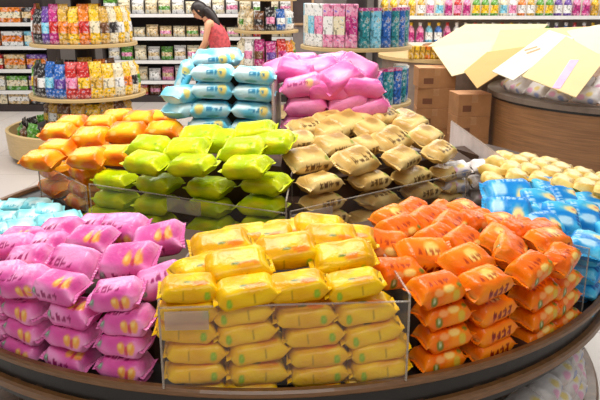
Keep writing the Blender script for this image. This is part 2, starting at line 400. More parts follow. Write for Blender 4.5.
class Heap:
    """a stack of bags: columns on a front face (a cylinder about the table's centre, or a plane) and a gently rising top"""
    def __init__(s, fv, word, where, R=None, plane=None, z1=.98, rise=.1, w1=.05, group=None, floor=None):
        s.floor = BOARD if floor is None else floor
        s.fv, s.word, s.where, s.R, s.plane, s.z1, s.rise, s.w1 = fv, word, where, R, plane, z1, rise, w1
        s.group = group or word + 's in the ' + where
        s.n = 0
    def w(s, P):
        if s.plane: return (P.x - s.plane[0]) * s.plane[2] + (P.y - s.plane[1]) * s.plane[3]
        return s.R - math.hypot(P.x - CX, P.y - CY)
    def inward(s, P):
        if s.plane: return Vector((s.plane[2], s.plane[3], 0))
        v = Vector((CX - P.x, CY - P.y, 0)); return v.normalized()
    def hit(s, px, py, mode, dz=0.0):
        d = ray(px, py)
        half = FL[s.fv]['D'] * .48
        g = (lambda P: s.w(P) - half) if mode == 'f' else (lambda P: s.z1 + dz + s.rise * (s.w(P) - s.w1) - P.z)
        t, step = .6, .01
        while t < 6 and g(O + d * t) < 0: t += step
        lo, hi = t - step, t
        for _ in range(30):
            m = (lo + hi) / 2
            if g(O + d * m) < 0: lo = m
            else: hi = m
        return O + d * hi
    def put(s, px, py, mode, label, yaw=0, pitch=0, tilt=0, var=None, dz=0.0, scale=1.0, fv=None):
        P = s.hit(px, py, mode, dz); i = s.inward(P); f = FL[s.fv]
        P.z = max(P.z, s.floor + f['T'] * .46)
        if var is None: var = rng.choice([0, 0, 1, 2])
        ang = math.atan2(-i.x, i.y)
        put_bag(fv or s.fv, var, P, ang + yaw * D2R, pitch, tilt, label, s.group, scale); s.n += 1
    def columns(s, cols, tilts=None, yaws=None, vars=None, names=None):
        n = len(cols)
        for ci, col in enumerate(cols):
            for li, q in enumerate(col):
                px, py = q[:2]
                lay = 'bottom layer' if li == 0 else ORD[li] + ' layer up'
                cn = ('%s column' % ('leftmost' if ci == 0 else 'rightmost' if ci == n - 1 else ORD[ci] + '-from-left'))
                s.put(px, py, 'f', '%s, face of %s, %s, %s' % (s.word, s.where, cn, lay),
                      yaw=(yaws[ci] if yaws else 0) + rng.uniform(-4, 4), pitch=rng.uniform(0, 6),
                      tilt=q[2] if len(q) > 2 else (tilts[ci] if tilts else 0) + rng.uniform(-3, 3),
                      var=q[3] if len(q) > 3 else (vars[ci] if vars else None), scale=q[4] if len(q) > 4 else 1.0)
    def tops(s, rows):
        """rows from the front edge backwards, each of (px, py, yaw, pitch, tilt, var, dz)"""
        for ri, row in enumerate(rows):
            row = sorted(row, key=lambda q: q[0]); n = len(row)
            for k, q in enumerate(row):
                q = list(q) + [None] * (8 - len(q))
                rn = 'front row' if ri == 0 else 'rearmost row' if ri == len(rows) - 1 else ORD[ri] + ' row back'
                s.put(q[0], q[1], 's', '%s on top of %s, %s, %s' % (s.word, s.where, rn, ordl(k, n)) if n > 1 else '%s on top of %s, alone in the %s' % (s.word, s.where, rn),
                      yaw=q[2] or 0, pitch=q[3] if q[3] is not None else 12, tilt=q[4] or 0, var=q[5], dz=q[6] or 0, scale=q[7] or 1)
def filler(a0, a1, r0, r1, z0, z1, z2):
    """the boxed-in riser the loose bags of one compartment lie on (z1 outside, z2 inside)"""
    o = lathe('riser', [(r0, z0), (r1, z0), (r1, z1), (r0, z2)], FILL, tbl, 16, a0, a1, closed=True); return o
def prism(name, pts, z0, z1, m, parent):
    bm = bmesh.new(); A = [bm.verts.new((x - CX, y - CY, z0)) for x, y in pts]; B = [bm.verts.new((x - CX, y - CY, z1)) for x, y in pts]
    bm.faces.new(A[::-1]); bm.faces.new(B)
    for i in range(len(pts)):
        j = (i + 1) % len(pts); bm.faces.new([A[i], A[j], B[j], B[i]])
    return new(name, mesh(bm, name), parent, m)

def acrylic_panel(name, parent, A, B, z0, z1, m=CLEAR, th=.005, edges=True):
    """upright clear sheet from plan point A to B, with its polished edges"""
    a, b = Vector((*A, 0)), Vector((*B, 0)); d = (b - a); L = d.length; rz = math.atan2(d.y, d.x)
    o = new(name, mesh(box_bm(0, L, -th / 2, th / 2, z0, z1), name), parent, m)
    o.location = a - (parent.location if parent else Vector((0, 0, 0))) if parent else a
    if parent: o.location.z = -parent.location.z
    o.rotation_euler = (0, 0, rz)
    if edges:
        for (x0, x1, y0, y1) in ((0, L, z1, z1 + .003), (-.003, 0, z0, z1 + .003), (L, L + .003, z0, z1 + .003)):
            new('polished_edge', mesh(box_bm(x0, x1, -th / 2, th / 2, y0, y1), 'polished_edge'), o, EDGE)
    return o

# ---- yellow heap, front middle
FY = 1.490
Y = Heap('yellow', 'yellow snack bag', 'front yellow bin', plane=(0, FY, -.0605, .998), z1=.985, rise=.12)
Y.columns([[(206, 386, 0, 0, .78), (197, 368), (197, 348), (188, 327), (190, 307)],
           [(252, 386), (258, 368), (258, 347, 6), (246, 328, 7), (243, 309, 8)],
           [(316, 385), (318, 369, 6), (318, 351, 5), (314, 331, 8), (305, 312, 5)],
           [(364, 380, 0, 1, .78), (378, 364, 7), (377, 345, 8), (370, 329, 12), (364, 308, 7)]], vars=[0, 1, 0, 1])
Y.tops([[(190, 288, 3, 6, 0, 0, 0, .95), (246, 291, 6, 8, 7, 1), (297, 286, 2, 8, 6, 0), (353, 284, 4, 8, 9, 1, 0, .95)],
        [(199, 269, 26, 14, 6, 2, 0, .92), (237, 266, 10, 22, 6, 1, .012, 1.12), (288, 251, 6, 24, 5, 0, .014, 1.12), (342, 258, 8, 22, 7, 2, .012, 1.1)],
        [(222, 246, 14, 22, 4, 0, .012, 1.1), (268, 237, 6, 18, 5, 2), (332, 239, 2, 20, -4, 0, .012, 1.05)],
        [(246, 238, 14, 18, 3, 1), (289, 233, 4, 20, 2, 2), (319, 228, -4, 20, -6, 1, .012), (350, 238, -8, 12, -5, 0)]])
filler(-99, -75.5, .66, 1.12, BOARD, .93, .95)

# ---- pink heap, front left
PK = Heap('pink', 'pink snack bag', 'front pink heap', R=1.272, z1=.945, rise=.07)
PK.columns([            [(3, 360), (2, 344, -8, 0), (2, 321, -6, 0), (1, 301, -4, 0)],
            [(33, 366), (29, 346, -10, 0), (31, 326, -6, 0), (29, 307, -3, 0)],
            [(74, 374), (72, 357, -8, 1), (74, 333, -3, 0), (76, 312, 2, 1)],
            [(130, 381), (126, 364, -3, 0), (126, 340, 2, 0), (129, 319, 6, 0)]], yaws=[0, 0, 0, 0])
PK.tops([[(-30, 264, 8, 14, 6, 0), (3, 277, 26, 20, 8, 0), (25, 281, 16, 22, 10, 0), (61, 287, 2, 14, -2, 1), (117, 294, 10, 14, 8, 0), (161, 281, 30, 20, 14, 2)],
         [(-12, 248, 20, 18, 0, 0), (29, 260, 26, 26, 10, 2), (73, 264, 4, 34, -2, 0, .012, 1.12), (129, 262, 14, 30, 8, 1, .014, 1.2)],
         [(14, 248, 36, 24, 6, 0), (48, 246, 18, 20, 6, 2), (92, 241, 10, 24, 4, 1, .01, 1.1), (158, 240, 24, 26, 14, 1, .014, 1.15)],
         [(60, 232, 18, 20, 10, 2, 0, 1.1), (122, 230, 12, 24, 4, 0, .012, 1.2), (22, 240, 20, 20, 6, 1), (96, 227, 12, 20, 4, 2)]])
filler(-142, -103.5, .64, 1.15, BOARD, .895, .91)

def side_column(H, ang, R, zs, names, at='at the left edge'):
    for z, nmz in zip(zs, names):
        a = ang * D2R; P = Vector((CX + R * math.cos(a), CY + R * math.sin(a), z))
        put_bag(H.fv, rng.choice([0, 1, 2]), P, a + math.pi / 2, 4, rng.uniform(-4, 4), '%s %s of %s, %s' % (H.word, at, H.where, nmz), H.group)
LAYS = ['bottom layer', 'second layer up', 'third layer up', 'fourth layer up']
side_column(PK, -134.5, 1.222, [.706, .77, .834, .898], LAYS)

# ---- orange heap, front right
OR = Heap('orange', 'orange snack bag', 'front orange heap', R=1.272, z1=.95, rise=.07)
OR.columns([[(442, 372), (437, 357, 3, 0), (443, 334, 6, 0), (442, 311, 6, 0)],
            [(490, 358), (486, 345, 8, 1), (488, 328, 6, 1), (488, 307, 5, 1)],
            [(530, 346), (532, 332, 12, 0), (535, 313, 12, 0), (535, 292, 12, 0)],
            [(552, 334), (556, 319, 14, 2), (556, 299, 12, 2), (557, 281, 12, 2)]])
OR.tops([[(399, 272, -4, 14, 0, 2), (436, 289, 4, 10, 5, 0), (484, 283, 6, 14, 6, 1), (530, 269, 8, 12, 14, 0, 0, .94), (560, 259, 12, 10, 12, 2, 0, .92)],
         [(384, 247, -22, 24, -8, 2, .012, 1.15), (426, 256, -12, 28, -4, 1, .014, 1.15), (466, 263, 10, 24, 6, 1, .012, 1.1), (510, 252, 40, 30, 12, 0, .012), (548, 241, -12, 14, -4, 1, .008)],
         [(399, 230, 14, 22, 6, 0, .01), (436, 240, 18, 24, 6, 0, .012), (462, 243, 20, 24, 8, 0, .012), (496, 240, 22, 22, 8, 1, .012), (520, 231, -12, 18, -4, 2)],
         [(392, 219, 16, 20, 6, 1), (424, 222, 22, 22, 8, 0), (450, 226, 24, 22, 8, 0, .008), (478, 222, -14, 20, -4, 2, .006), (500, 225, -12, 16, -4, 1)],
         [(412, 212, 20, 18, 6, 0), (441, 214, 16, 18, 4, 2), (462, 212, 0, 18, 0, 1), (540, 232, -6, 12, 0, 2)]])
filler(-68.5, -44.8, .60, 1.15, BOARD, .895, .91)

# ---- blue heap at right, small sand heap behind it, small cyan heap at left
BL = Heap('blue', 'sky blue snack bag', 'right blue heap', R=1.272, z1=.915, rise=.15)
BL.tops([[(588, 246, 8, 10, 4, 0), (616, 236, 30, 10, 10, 1)],
         [(541, 226, -30, 20, 0, 2), (561, 219, 30, 8, 26, 0, .014), (584, 217, 26, 8, 26, 0, .014), (606, 222, 24, 8, 20, 1)],
         [(508, 213, -62, 30, 0, 2, .01, 1.1), (540, 207, 34, 8, 26, 0, .012, 1.1), (565, 202, 30, 8, 26, 2), (590, 206, 30, 8, 22, 1), (526, 218, -50, 24, 0, 1)],
         [(509, 196, -60, 28, 0, 2, .012, 1.25), (548, 190, 30, 6, 22, 1, .008), (569, 193, 30, 6, 22, 2, .008), (592, 197, 28, 6, 22, 0, .008)]])
side_column(BL, -35.5, 1.222, [.705, .763, .821, .878], LAYS, 'on the front face')
side_column(BL, -27, 1.222, [.705, .763, .821, .878], LAYS, 'on the right face')
filler(-40.5, -9, .84, 1.15, BOARD, .865, .91)
SA = Heap('sand', 'pale gold snack bag', 'pale gold heap', R=1.24, z1=.96, rise=.05)
SA.tops([[(494, 182, 10, 16, 0, 0), (517, 178, -10, 16, 0, 1), (541, 181, -16, 16, 0, 2), (563, 184, -14, 16, 0, 0), (586, 188, -14, 14, 0, 1), (606, 192, -10, 14, 0, 2)],
         [(495, 173, 30, 14, 0, 2), (512, 170, -20, 14, 0, 0, .012), (531, 172, -10, 14, 0, 2, .008), (552, 175, -20, 14, 0, 1, .01), (573, 179, -18, 14, 0, 0), (594, 183, -16, 14, 0, 2)],
         [(501, 164, 20, 12, 0, 1, .01), (520, 164, -24, 14, 0, 2, .01), (541, 167, -20, 12, 0, 0, .01), (561, 171, -24, 12, 0, 1, .01), (583, 176, -20, 12, 0, 2), (605, 182, -20, 12, 0, 0)],
         [(507, 159, -8, 8, 0, 0, .006), (529, 161, -18, 8, 0, 1), (550, 165, -20, 8, 0, 2)]])
filler(-2, 33, .98, 1.24, BOARD, .925, .94)
CYN = Heap('cyan', 'pale cyan snack bag', 'left cyan heap', R=1.24, z1=.775, rise=.12)
CYN.tops([[(-14, 232, 20, 14, 0, 0), (6, 230, 100, 16, 0, 1), (20, 227, 106, 18, 4, 0), (50, 222, 100, 16, 4, 2), (66, 219, 104, 14, 6, 1)],
          [(-10, 218, 96, 14, 0, 1), (9, 219, 100, 14, 0, 2), (30, 217, 104, 16, 0, 0, .008), (48, 211, 96, 16, -4, 0, .012)],
          [(-12, 206, 96, 12, 0, 0), (2, 208, 100, 12, 0, 1), (17, 206, 92, 14, 0, 0, .008), (36, 205, 96, 12, 0, 2, .008)]])
filler(146, 218, 1.07, 1.24, BOARD, .72, .75)

# ---- second tier: lime in front at left, tan in front at right, amber behind at left
T2 = .775
LN = Vector((.44, .9, 0)).normalized(); TN = Vector((-.60, .80, 0)).normalized(); AN = Vector((.75, .66, 0)).normalized()
LI = Heap('lime', 'lime green snack bag', 'lime bin', floor=T2, plane=(-.05, 2.24, LN.x, LN.y), z1=1.10, rise=.28)
LI.columns([[(110, 228), (113, 213), (116, 198), (116, 180)],
            [(150, 236), (152, 220), (157, 204), (159, 183)],
            [(211, 243), (212, 225), (210, 206), (210, 187)],
            [(264, 245), (265, 225), (263, 205), (266, 183)]], tilts=[0, 0, 0, 0])
LI.tops([[(148, 163, 0, 8, -2, 0), (193, 165, 2, 8, 4, 1), (247, 167, 4, 10, 6, 0)],
         [(150, 147, 6, 18, 0, 1), (187, 150, 12, 20, 4, 2, .012), (243, 149, 12, 16, 8, 1, .012)],
         [(200, 137, 14, 20, 6, 0, .012), (254, 133, 16, 18, 8, 2, .012), (222, 141, 10, 20, 4, 0), (272, 142, 10, 20, 4, 1)]])
TA = Heap('tan', 'tan snack bag', 'tan bin', floor=T2, plane=(.0, 2.26, TN.x, TN.y), z1=1.03, rise=.24)
TA.columns([[(320, 236), (326, 218), (321, 202), (319, 183)],
            [(362, 238), (368, 218), (377, 199), (369, 180)],
            [(404, 226), (407, 209), (420, 191), (411, 176)],
            [(440, 215), (444, 199), (452, 184), (448, 171)]], tilts=[0, 2, 4, 6])
TA.tops([[(307, 160, -4, 22, 0, 0, .01, 1.12), (355, 161, 8, 22, 4, 1, .012, 1.15), (401, 158, 14, 18, 6, 0, .01), (439, 152, 18, 16, 6, 1)],
         [(299, 141, -6, 18, 0, 2), (334, 145, 0, 18, 0, 0, .004, 1.1), (390, 141, 16, 22, 8, 1, .014, 1.2), (425, 137, 22, 18, 8, 2, .006, 1.1), (365, 146, 10, 18, 4, 2)],
         [(306, 128, 2, 16, 0, 1), (346, 124, 10, 22, 6, 0, .014, 1.2), (370, 130, 10, 20, 6, 2, .01, 1.1), (410, 124, 20, 14, 8, 0, .004, 1.1), (328, 131, 4, 16, 4, 0)],
         [(330, 120, 6, 14, 0, 1), (383, 117, 10, 14, 2, 1, .004, 1.1), (362, 117, 10, 14, 2, 0), (402, 118, 14, 12, 4, 2)]])
AM = Heap('amber', 'glossy orange snack bag', 'left orange bin', floor=T2, plane=(-.80, 2.62, AN.x, AN.y), z1=1.02, rise=.18)
AM.columns([[(57, 206), (58, 190), (55, 170)],
            [(84, 204), (86, 187), (88, 172)]], vars=[0, 2])
AM.tops([[(42, 160, 30, 10, 0, 0), (58, 149, 34, 14, 0, 1), (89, 158, 34, 14, 2, 0, .01), (115, 155, 38, 10, 0, 2)],
         [(58, 132, 40, 16, 0, 2), (92, 138, 38, 18, 0, 0, .012, 1.1), (127, 133, 40, 18, 0, 1, .012, 1.1), (163, 131, 44, 16, 0, 0)],
         [(72, 124, 40, 14, 0, 1), (101, 124, 40, 14, 0, 2), (140, 120, 40, 16, 0, 1, .012), (158, 119, 44, 14, 0, 2), (118, 118, 40, 14, 0, 0)]])
prism('second_tier', [(-.775, 2.56), (-.045, 2.20), (.655, 2.715), (.80, 2.76), (.74, 3.4), (-.80, 3.45), (-1.08, 2.98)], BOARD, T2, FILL, tbl)
prism('riser', [(-.62, 2.72), (-.07, 2.46), (-.06, 3.0), (-.45, 3.0)], T2, 1.045, FILL, tbl)
prism('riser', [(.03, 2.29), (.62, 2.74), (.60, 2.88), (.03, 2.44)], T2, .825, FILL, tbl)
prism('riser', [(.03, 2.44), (.60, 2.88), (.60, 3.0), (.0, 3.0)], T2, .985, FILL, tbl)
prism('riser', [(-.70, 2.76), (-.46, 3.0), (-.62, 3.40), (-.93, 3.02)], T2, .97, FILL, tbl)

# ---- third tier: aqua bags at left, rose bags at right
T3 = .98
prism('third_tier', [(-.50, 3.0), (.42, 3.0), (.42, 3.5), (-.50, 3.5)], T2, T3, FILL, tbl)
AQ = Heap('aqua', 'aqua snack bag', 'aqua stack', floor=.98, plane=(-.3, 3.0, 0, 1), z1=1.345, rise=.05)
AQ.columns([[(184, 109, 0, 0), (184, 94, 0, 1)],
            [(209, 125), (211, 109, 0, 1), (213, 90, 0, 0), (213, 73, 0, 0)],
            [(251, 127), (252, 110, -6, 2), (254, 92, -2, 0), (254, 75, -4, 0)]], yaws=[60, 0, 0])
AQ.tops([[(213, 58, 4, 16, 2, 0), (184, 77, 14, 10, 68, 2, -.07, .84)], [(222, 57, 0, 10, 0, 2)]])
RO = Heap('rose', 'rose pink snack bag', 'rose pink stack', floor=.98, plane=(.1, 3.0, 0, 1), z1=1.29, rise=.12)
RO.columns([[(303, 124), (306, 106, 4, 0), (302, 86, 9, 1)],
            [(350, 122), (346, 103, 18, 0), (328, 90, -6, 2)],
            [(369, 122), (367, 107, 10, 0), (362, 87, -8, 2)]])
RO.tops([[(283, 69, 20, 20, 20, 0), (297, 71, -10, 20, -10, 2), (320, 69, 10, 20, 12, 0), (340, 78, 40, 30, 28, 2), (358, 69, -30, 24, -28, 0)],
         [(300, 63, 0, 10, 0, 0), (335, 63, 20, 10, 10, 2)]])
prism('riser', [(-.46, 3.11), (-.12, 3.11), (-.12, 3.4), (-.46, 3.4)], T3, 1.30, FILL, tbl)
prism('riser', [(-.06, 3.12), (.34, 3.12), (.34, 3.4), (-.06, 3.4)], T3, 1.22, FILL, tbl)

# ---- clear wrapped bags right of the tan bin and on the shelf under the table
for zi, zz in enumerate((.83, .892, .954)):
    for xi, (xx, yy) in enumerate(((.635, 2.78), (.765, 2.82))):
        put_bag('clear', (zi + xi) % 3, Vector((xx, yy, zz)), .2 + rng.uniform(-.1, .1), 14, rng.uniform(-5, 5), 'clear wrapped candy bag beside the tan bags, %s, %s column' % (LAYS[zi], ('left', 'right')[xi]), 'clear candy bags beside the tan bin', .86)
prism('riser', [(.60, 2.86), (.77, 2.90), (.72, 3.3), (.60, 3.3)], T2, .94, FILL, tbl)
k = 0
for r_, zz, lay in ((1.20, .285, 'bottom layer'), (1.185, .355, 'middle layer'), (1.17, .425, 'top layer')):
    for i in range(8):
        a2 = (-60 + i * 6.6 + (3 if lay == 'middle layer' else 0)) * D2R
        put_bag('clear', (i + k) % 3, Vector((CX + r_ * math.cos(a2), CY + r_ * math.sin(a2), zz)), a2 + math.pi / 2 + rng.uniform(-.2, .2), rng.uniform(10, 24), rng.uniform(-6, 6),
                'clear wrapped bag on the shelf under the table rim, %s, %s' % (lay, ordl(i, 8)), 'clear bags under the table')
    k += 1

# ---- acrylic bins
def pol(a, r): return (CX + r * math.cos(a * D2R), CY + r * math.sin(a * D2R))
b1 = thing('acrylic_bin', 'clear acrylic bin holding the front yellow snack bags', 'bin', (0, 1.5, BOARD), 0, 'acrylic bins and dividers')
fl_, fr_ = (-.322, 1.462), (.255, 1.497)
p1 = acrylic_panel('front_panel', b1, fl_, fr_, .7505, .957)
acrylic_panel('side_panel', b1, fl_, (-.285, 1.93), .7505, .975)
acrylic_panel('side_panel', b1, fr_, (.205, 1.93), .7505, .975)
def divider(label, A, B, z0, z1, m=CLEAR):
    t = thing('acrylic_divider', label, 'divider', (*A, z0), 0, 'acrylic bins and dividers')
    acrylic_panel('clear_sheet', t, A, B, z0, z1, m); return t
divider('clear acrylic divider between the front orange bags and sky blue bags', pol(-40.8, 1.26), pol(-41, .86), BOARD + .003, .93)
b2 = thing('acrylic_bin', 'clear acrylic bin holding the lime green bags', 'bin', (-.4, 2.3, T2), 0, 'acrylic bins and dividers')
lf = (-.045, 2.17); la = (-.79, 2.535)
p2 = acrylic_panel('front_panel', b2, la, lf, BOARD + .003, .958)
acrylic_panel('side_panel', b2, lf, (-.03, 2.55), T2 + .001, 1.0)
b3 = thing('acrylic_bin', 'clear acrylic bin holding the tan bags', 'bin', (.3, 2.4, T2), 0, 'acrylic bins and dividers')
p3 = acrylic_panel('front_panel', b3, (-.03, 2.17), (.66, 2.69), BOARD + .003, .965)
def price_sleeve(p, x0, x1, z0, z1):
    box('price_sleeve', x0, x1, -.009, -.0035, z0, z1, SLEEVE, p)
price_sleeve(p1, .012, .112, .905, .95)
price_sleeve(p2, .36, .50, .905, .955)
price_sleeve(p3, .0, .17, .915, .955)
b4 = thing('acrylic_bin', 'clear acrylic bin holding the glossy orange bags at left', 'bin', (-.9, 2.7, T2), 0, 'acrylic bins and dividers')
acrylic_panel('front_panel', b4, (-1.13, 2.94), (-.81, 2.55), BOARD + .003, .945)
acrylic_panel('side_panel', b4, (-1.13, 2.94), (-1.0, 3.25), BOARD + .003, .945)
divider('upright acrylic sheet between the aqua and rose pink stacks', (-.115, 2.9), (-.095, 3.4), T3 + .003, 1.28, HAZY)
b5 = thing('acrylic_bin', 'clear acrylic bin holding the rose pink stack', 'bin', (.1, 2.9, T3), 0, 'acrylic bins and dividers')
acrylic_panel('front_panel', b5, (-.07, 2.9), (.13, 2.9), T3 + .003, 1.125)
divider('long pale acrylic sheet behind the clear candy bags at right', (.825, 2.72), (.79, 3.62), BOARD + .003, 1.005, HAZY)
b6 = thing('acrylic_bin', 'small acrylic bin of clear candy bags right of the tan bags', 'bin', (.7, 2.7, T2), 0, 'acrylic bins and dividers')
acrylic_panel('front_panel', b6, (.665, 2.695), (.80, 2.72), BOARD + .003, .965)

# ================================================================ the shop behind
PAL = dict(red=(206, 44, 40), orange=(240, 130, 30), yellow=(248, 200, 40), cream=(240, 226, 190), white=(244, 242, 238), black=(44, 38, 40), blue=(40, 104, 190), teal=(40, 140, 150),
           green=(96, 160, 50), pink=(238, 140, 180), magenta=(196, 50, 130), purple=(110, 70, 160), brown=(120, 76, 44), sky=(130, 206, 232), beige=(222, 192, 140), gold=(216, 168, 60))
def pm(c):
    n_ = 'pack_' + c
    if n_ in MATS: return MATS[n_]
    m = mat(n_, PAL[c], .35, var=.16, scale=30); b = lin(PAL[c])
    cr = [n for n in m.node_tree.nodes if n.type == 'VALTORGB'][0].color_ramp
    cr.interpolation = 'CONSTANT'
    cr.elements[0].position = 0; cr.elements[0].color = (*[v * .42 for v in b], 1)
    cr.elements[1].position = .43; cr.elements[1].color = (*b, 1)
    e = cr.elements.new(.56); e.color = (*[min(1, v * .6 + .36) for v in b], 1)
    e = cr.elements.new(.66); e.color = (*[v * .75 for v in b[::-1]], 1)
    return m
PM = {}
def pouch_mesh(w_, h_, d_, c1, c2):
    """a standing pouch: flat sealed top, full belly, gusset base; c2 is its label colour"""
    key = ('p', w_, h_, d_, c1, c2)
    if key in PM: return PM[key]
    bm = bmesh.new(); NU, NV = 14, 16; rings = []
    for i in range(NU + 1):
        t = i / NU
        th = d_ / 2 * (.62 + .38 * math.sin(math.pi * min(1, t * 1.25))) if t < .78 else d_ / 2 * max(.05, 1 - (t - .78) / .16)
        wd_ = w_ / 2 * (.94 + .06 * abs(2 * t - 1) ** 2)
        ring = []
        for j in range(NV):
            q = 2 * math.pi * j / NV
            ring.append(bm.verts.new((math.copysign(abs(math.cos(q)) ** .7, math.cos(q)) * wd_, math.copysign(abs(math.sin(q)) ** .9, math.sin(q)) * th, t * h_)))
        rings.append(ring)
    for i in range(NU):
        for j in range(NV):
            f = bm.faces.new([rings[i][j], rings[i][(j + 1) % NV], rings[i + 1][(j + 1) % NV], rings[i + 1][j]])
            f.smooth = True
            f.material_index = 1 if (.25 < (i + .5) / NU < .6 and NV * .56 < j + .5 < NV * .94) else 0
    bm.faces.new(rings[0][::-1]); bm.faces.new(rings[-1])
    me = bpy.data.meshes.new('pouch'); bm.to_mesh(me); bm.free(); me.materials.append(pm(c1)); me.materials.append(pm(c2)); PM[key] = me; return me
def carton_mesh(w_, h_, d_, c1, c2):
    key = ('c', w_, h_, d_, c1, c2)
    if key in PM: return PM[key]
    bm = box_bm(-w_ / 2, w_ / 2, -d_ / 2, d_ / 2, 0, h_, .006)
    bmesh.ops.bisect_plane(bm, geom=bm.verts[:] + bm.edges[:] + bm.faces[:], plane_co=(0, 0, h_ * .3), plane_no=(0, 0, 1))
    bmesh.ops.bisect_plane(bm, geom=bm.verts[:] + bm.edges[:] + bm.faces[:], plane_co=(0, 0, h_ * .72), plane_no=(0, 0, 1))
    for f in bm.faces:
        z = f.calc_center_median().z
        f.material_index = 1 if h_ * .3 < z < h_ * .72 else 0
    me = mesh(bm, 'carton'); me.materials.append(pm(c1)); me.materials.append(pm(c2)); PM[key] = me; return me
def tin_parts(r, h):
    if ('t', r, h) not in PM:
        PM['t', r, h] = (mesh(lathe_bm([(0, 0), (r, 0), (r, h * .93), (0, h * .93)], 20), 'tin'), mesh(lathe_bm([(0, h * .93), (r * 1.04, h * .93), (r * 1.04, h), (0, h)], 20), 'lid'))
    return PM['t', r, h]
def bottle_parts(r, h):
    if ('b', r, h) not in PM:
        PM['b', r, h] = (mesh(lathe_bm([(0, 0), (r * .94, 0), (r, h * .03), (r, h * .55), (r * .8, h * .7), (r * .38, h * .8), (r * .36, h * .86), (0, h * .86)], 18), 'bottle', True),
                         mesh(lathe_bm([(0, h * .84), (r * .46, h * .84), (r * .46, h), (0, h)], 14), 'cap'),
                         mesh(lathe_bm([(r * 1.01, h * .12), (r * 1.015, h * .12), (r * 1.015, h * .5), (r * 1.01, h * .5)], 18, closed=True), 'label'))
    return PM['b', r, h]
def with_mat(me, m):
    k = ('m', me.name, m.name)
    if k not in PM:
        c = me.copy(); c.materials.clear(); c.materials.append(m); PM[k] = c
    return PM[k]
def pouch(P, w_, h_, d_, c1, c2, rz, label, group, lean=0, name='snack_pouch'):
    o = new(name, pouch_mesh(w_, h_, d_, c1, c2)); o.location = Vector(P) + Vector((0, 0, .003)); o.rotation_euler = (lean, 0, rz); return tag(o, label, 'snack pouch', group)
def carton(P, w_, h_, d_, c1, c2, rz, label, group):
    o = new('product_box', carton_mesh(w_, h_, d_, c1, c2)); o.location = Vector(P) + Vector((0, 0, .003)); o.rotation_euler = (0, 0, rz); return tag(o, label, 'box', group)
def tin(P, r, h, c1, c2, label, group):
    t = thing('tin', label, 'tin', Vector(P) + Vector((0, 0, .003)), 0, group); b, l = tin_parts(r, h)
    new('tin_body', with_mat(b, pm(c1)), t); new('lid', with_mat(l, pm(c2)), t); return t
def bottle(P, r, h, c1, c2, label, group):
    t = thing('bottle', label, 'bottle', Vector(P) + Vector((0, 0, .003)), 0, group); b, c, l = bottle_parts(r, h)
    new('bottle_body', with_mat(b, pm(c1)), t); new('cap', with_mat(c, pm(c2)), t); new('label_band', with_mat(l, pm({'white': 'pink', 'cream': 'sky', 'yellow': 'gold', 'pink': 'magenta', 'green': 'yellow', 'red': 'pink'}.get(c1, 'white'))), t); return t

# ---- straight shelving units along the back
def gondola(label, x0, x1, y, depth, shelves, top, edge, back=DARK):
    g = thing('shelving_unit', label, 'shelving', ((x0 + x1) / 2, y, 0), 0, 'shelving units along the back')
    hw = (x1 - x0) / 2
    box('back_panel', -hw, hw, depth - .03, depth, 0, top, back, g)
    box('side_panel', -hw - .02, -hw, 0, depth, 0, top, DARK, g); box('side_panel', hw, hw + .02, 0, depth, 0, top, DARK, g)
    box('plinth', -hw, hw, .03, depth - .03, 0, .1, DARK, g)
    for z in shelves:
        s = box('shelf_board', -hw, hw, 0, depth - .03, z - .03, z, GREY, g)
        box('price_rail', -hw, hw, -.012, 0, z - .045, z + .005, edge, s)
    return g
YB = 10.9
BZ = [.33, .64, .99, 1.33]
gondola('long dark shelving unit with white shelf edges behind the person', -3.0, .1, YB, .5, BZ, 1.85, LIGHTEDGE)
nm = {'cream': 'cream', 'white': 'white', 'beige': 'beige', 'green': 'green', 'pink': 'pink', 'red': 'red', 'brown': 'brown', 'orange': 'orange', 'yellow': 'yellow', 'gold': 'gold'}
rowcols = [['red', 'orange', 'red', 'brown', 'red', 'orange', 'white', 'red', 'white', 'cream', 'red', 'brown', 'cream', 'white'],
           ['white', 'pink', 'cream', 'white', 'pink', 'white', 'cream', 'pink', 'white', 'pink', 'cream', 'white', 'pink', 'white'],
           ['white', 'green', 'cream', 'white', 'green', 'white', 'cream', 'green', 'white', 'cream', 'beige', 'white', 'cream', 'beige'],
           ['green', 'beige', 'cream', 'beige', 'beige', 'cream', 'beige', 'cream', 'beige', 'cream', 'beige', 'red', 'cream', 'beige'],
           ['green', 'cream', 'white', 'cream', 'cream', 'white', 'cream', 'white', 'cream', 'white', 'cream', 'white', 'cream', 'white']]
for ri, z in enumerate([.10] + BZ):
    nmz = ['floor-level', 'lowest', 'second', 'third', 'top'][ri]
    for i in range(14):
        x = -2.88 + i * .205; c = rowcols[ri][i]
        h = {0: .17, 1: .2, 2: .21, 3: .16, 4: .2}[ri] * rng.uniform(.9, 1.1)
        h = round(h * 50) / 50
        lab = '%s packet on the %s shelf behind the person, %s' % (nm[c], nmz, ordl(i, 14))
        P = (x, YB + .15 + rng.uniform(-.02, .02), z)
        if c == 'green' and i == 0 or (ri == 0 and c in ('red', 'orange')): carton(P, .18, h, .16, c, 'white' if c == 'green' else 'gold', rng.uniform(-.05, .05), lab, 'packets on the back shelves')
        else: pouch(P, .19, h, .15, c, rng.choice(['cream', 'white', 'pink', 'beige', 'green']), rng.uniform(-.1, .1), lab, 'packets on the back shelves')

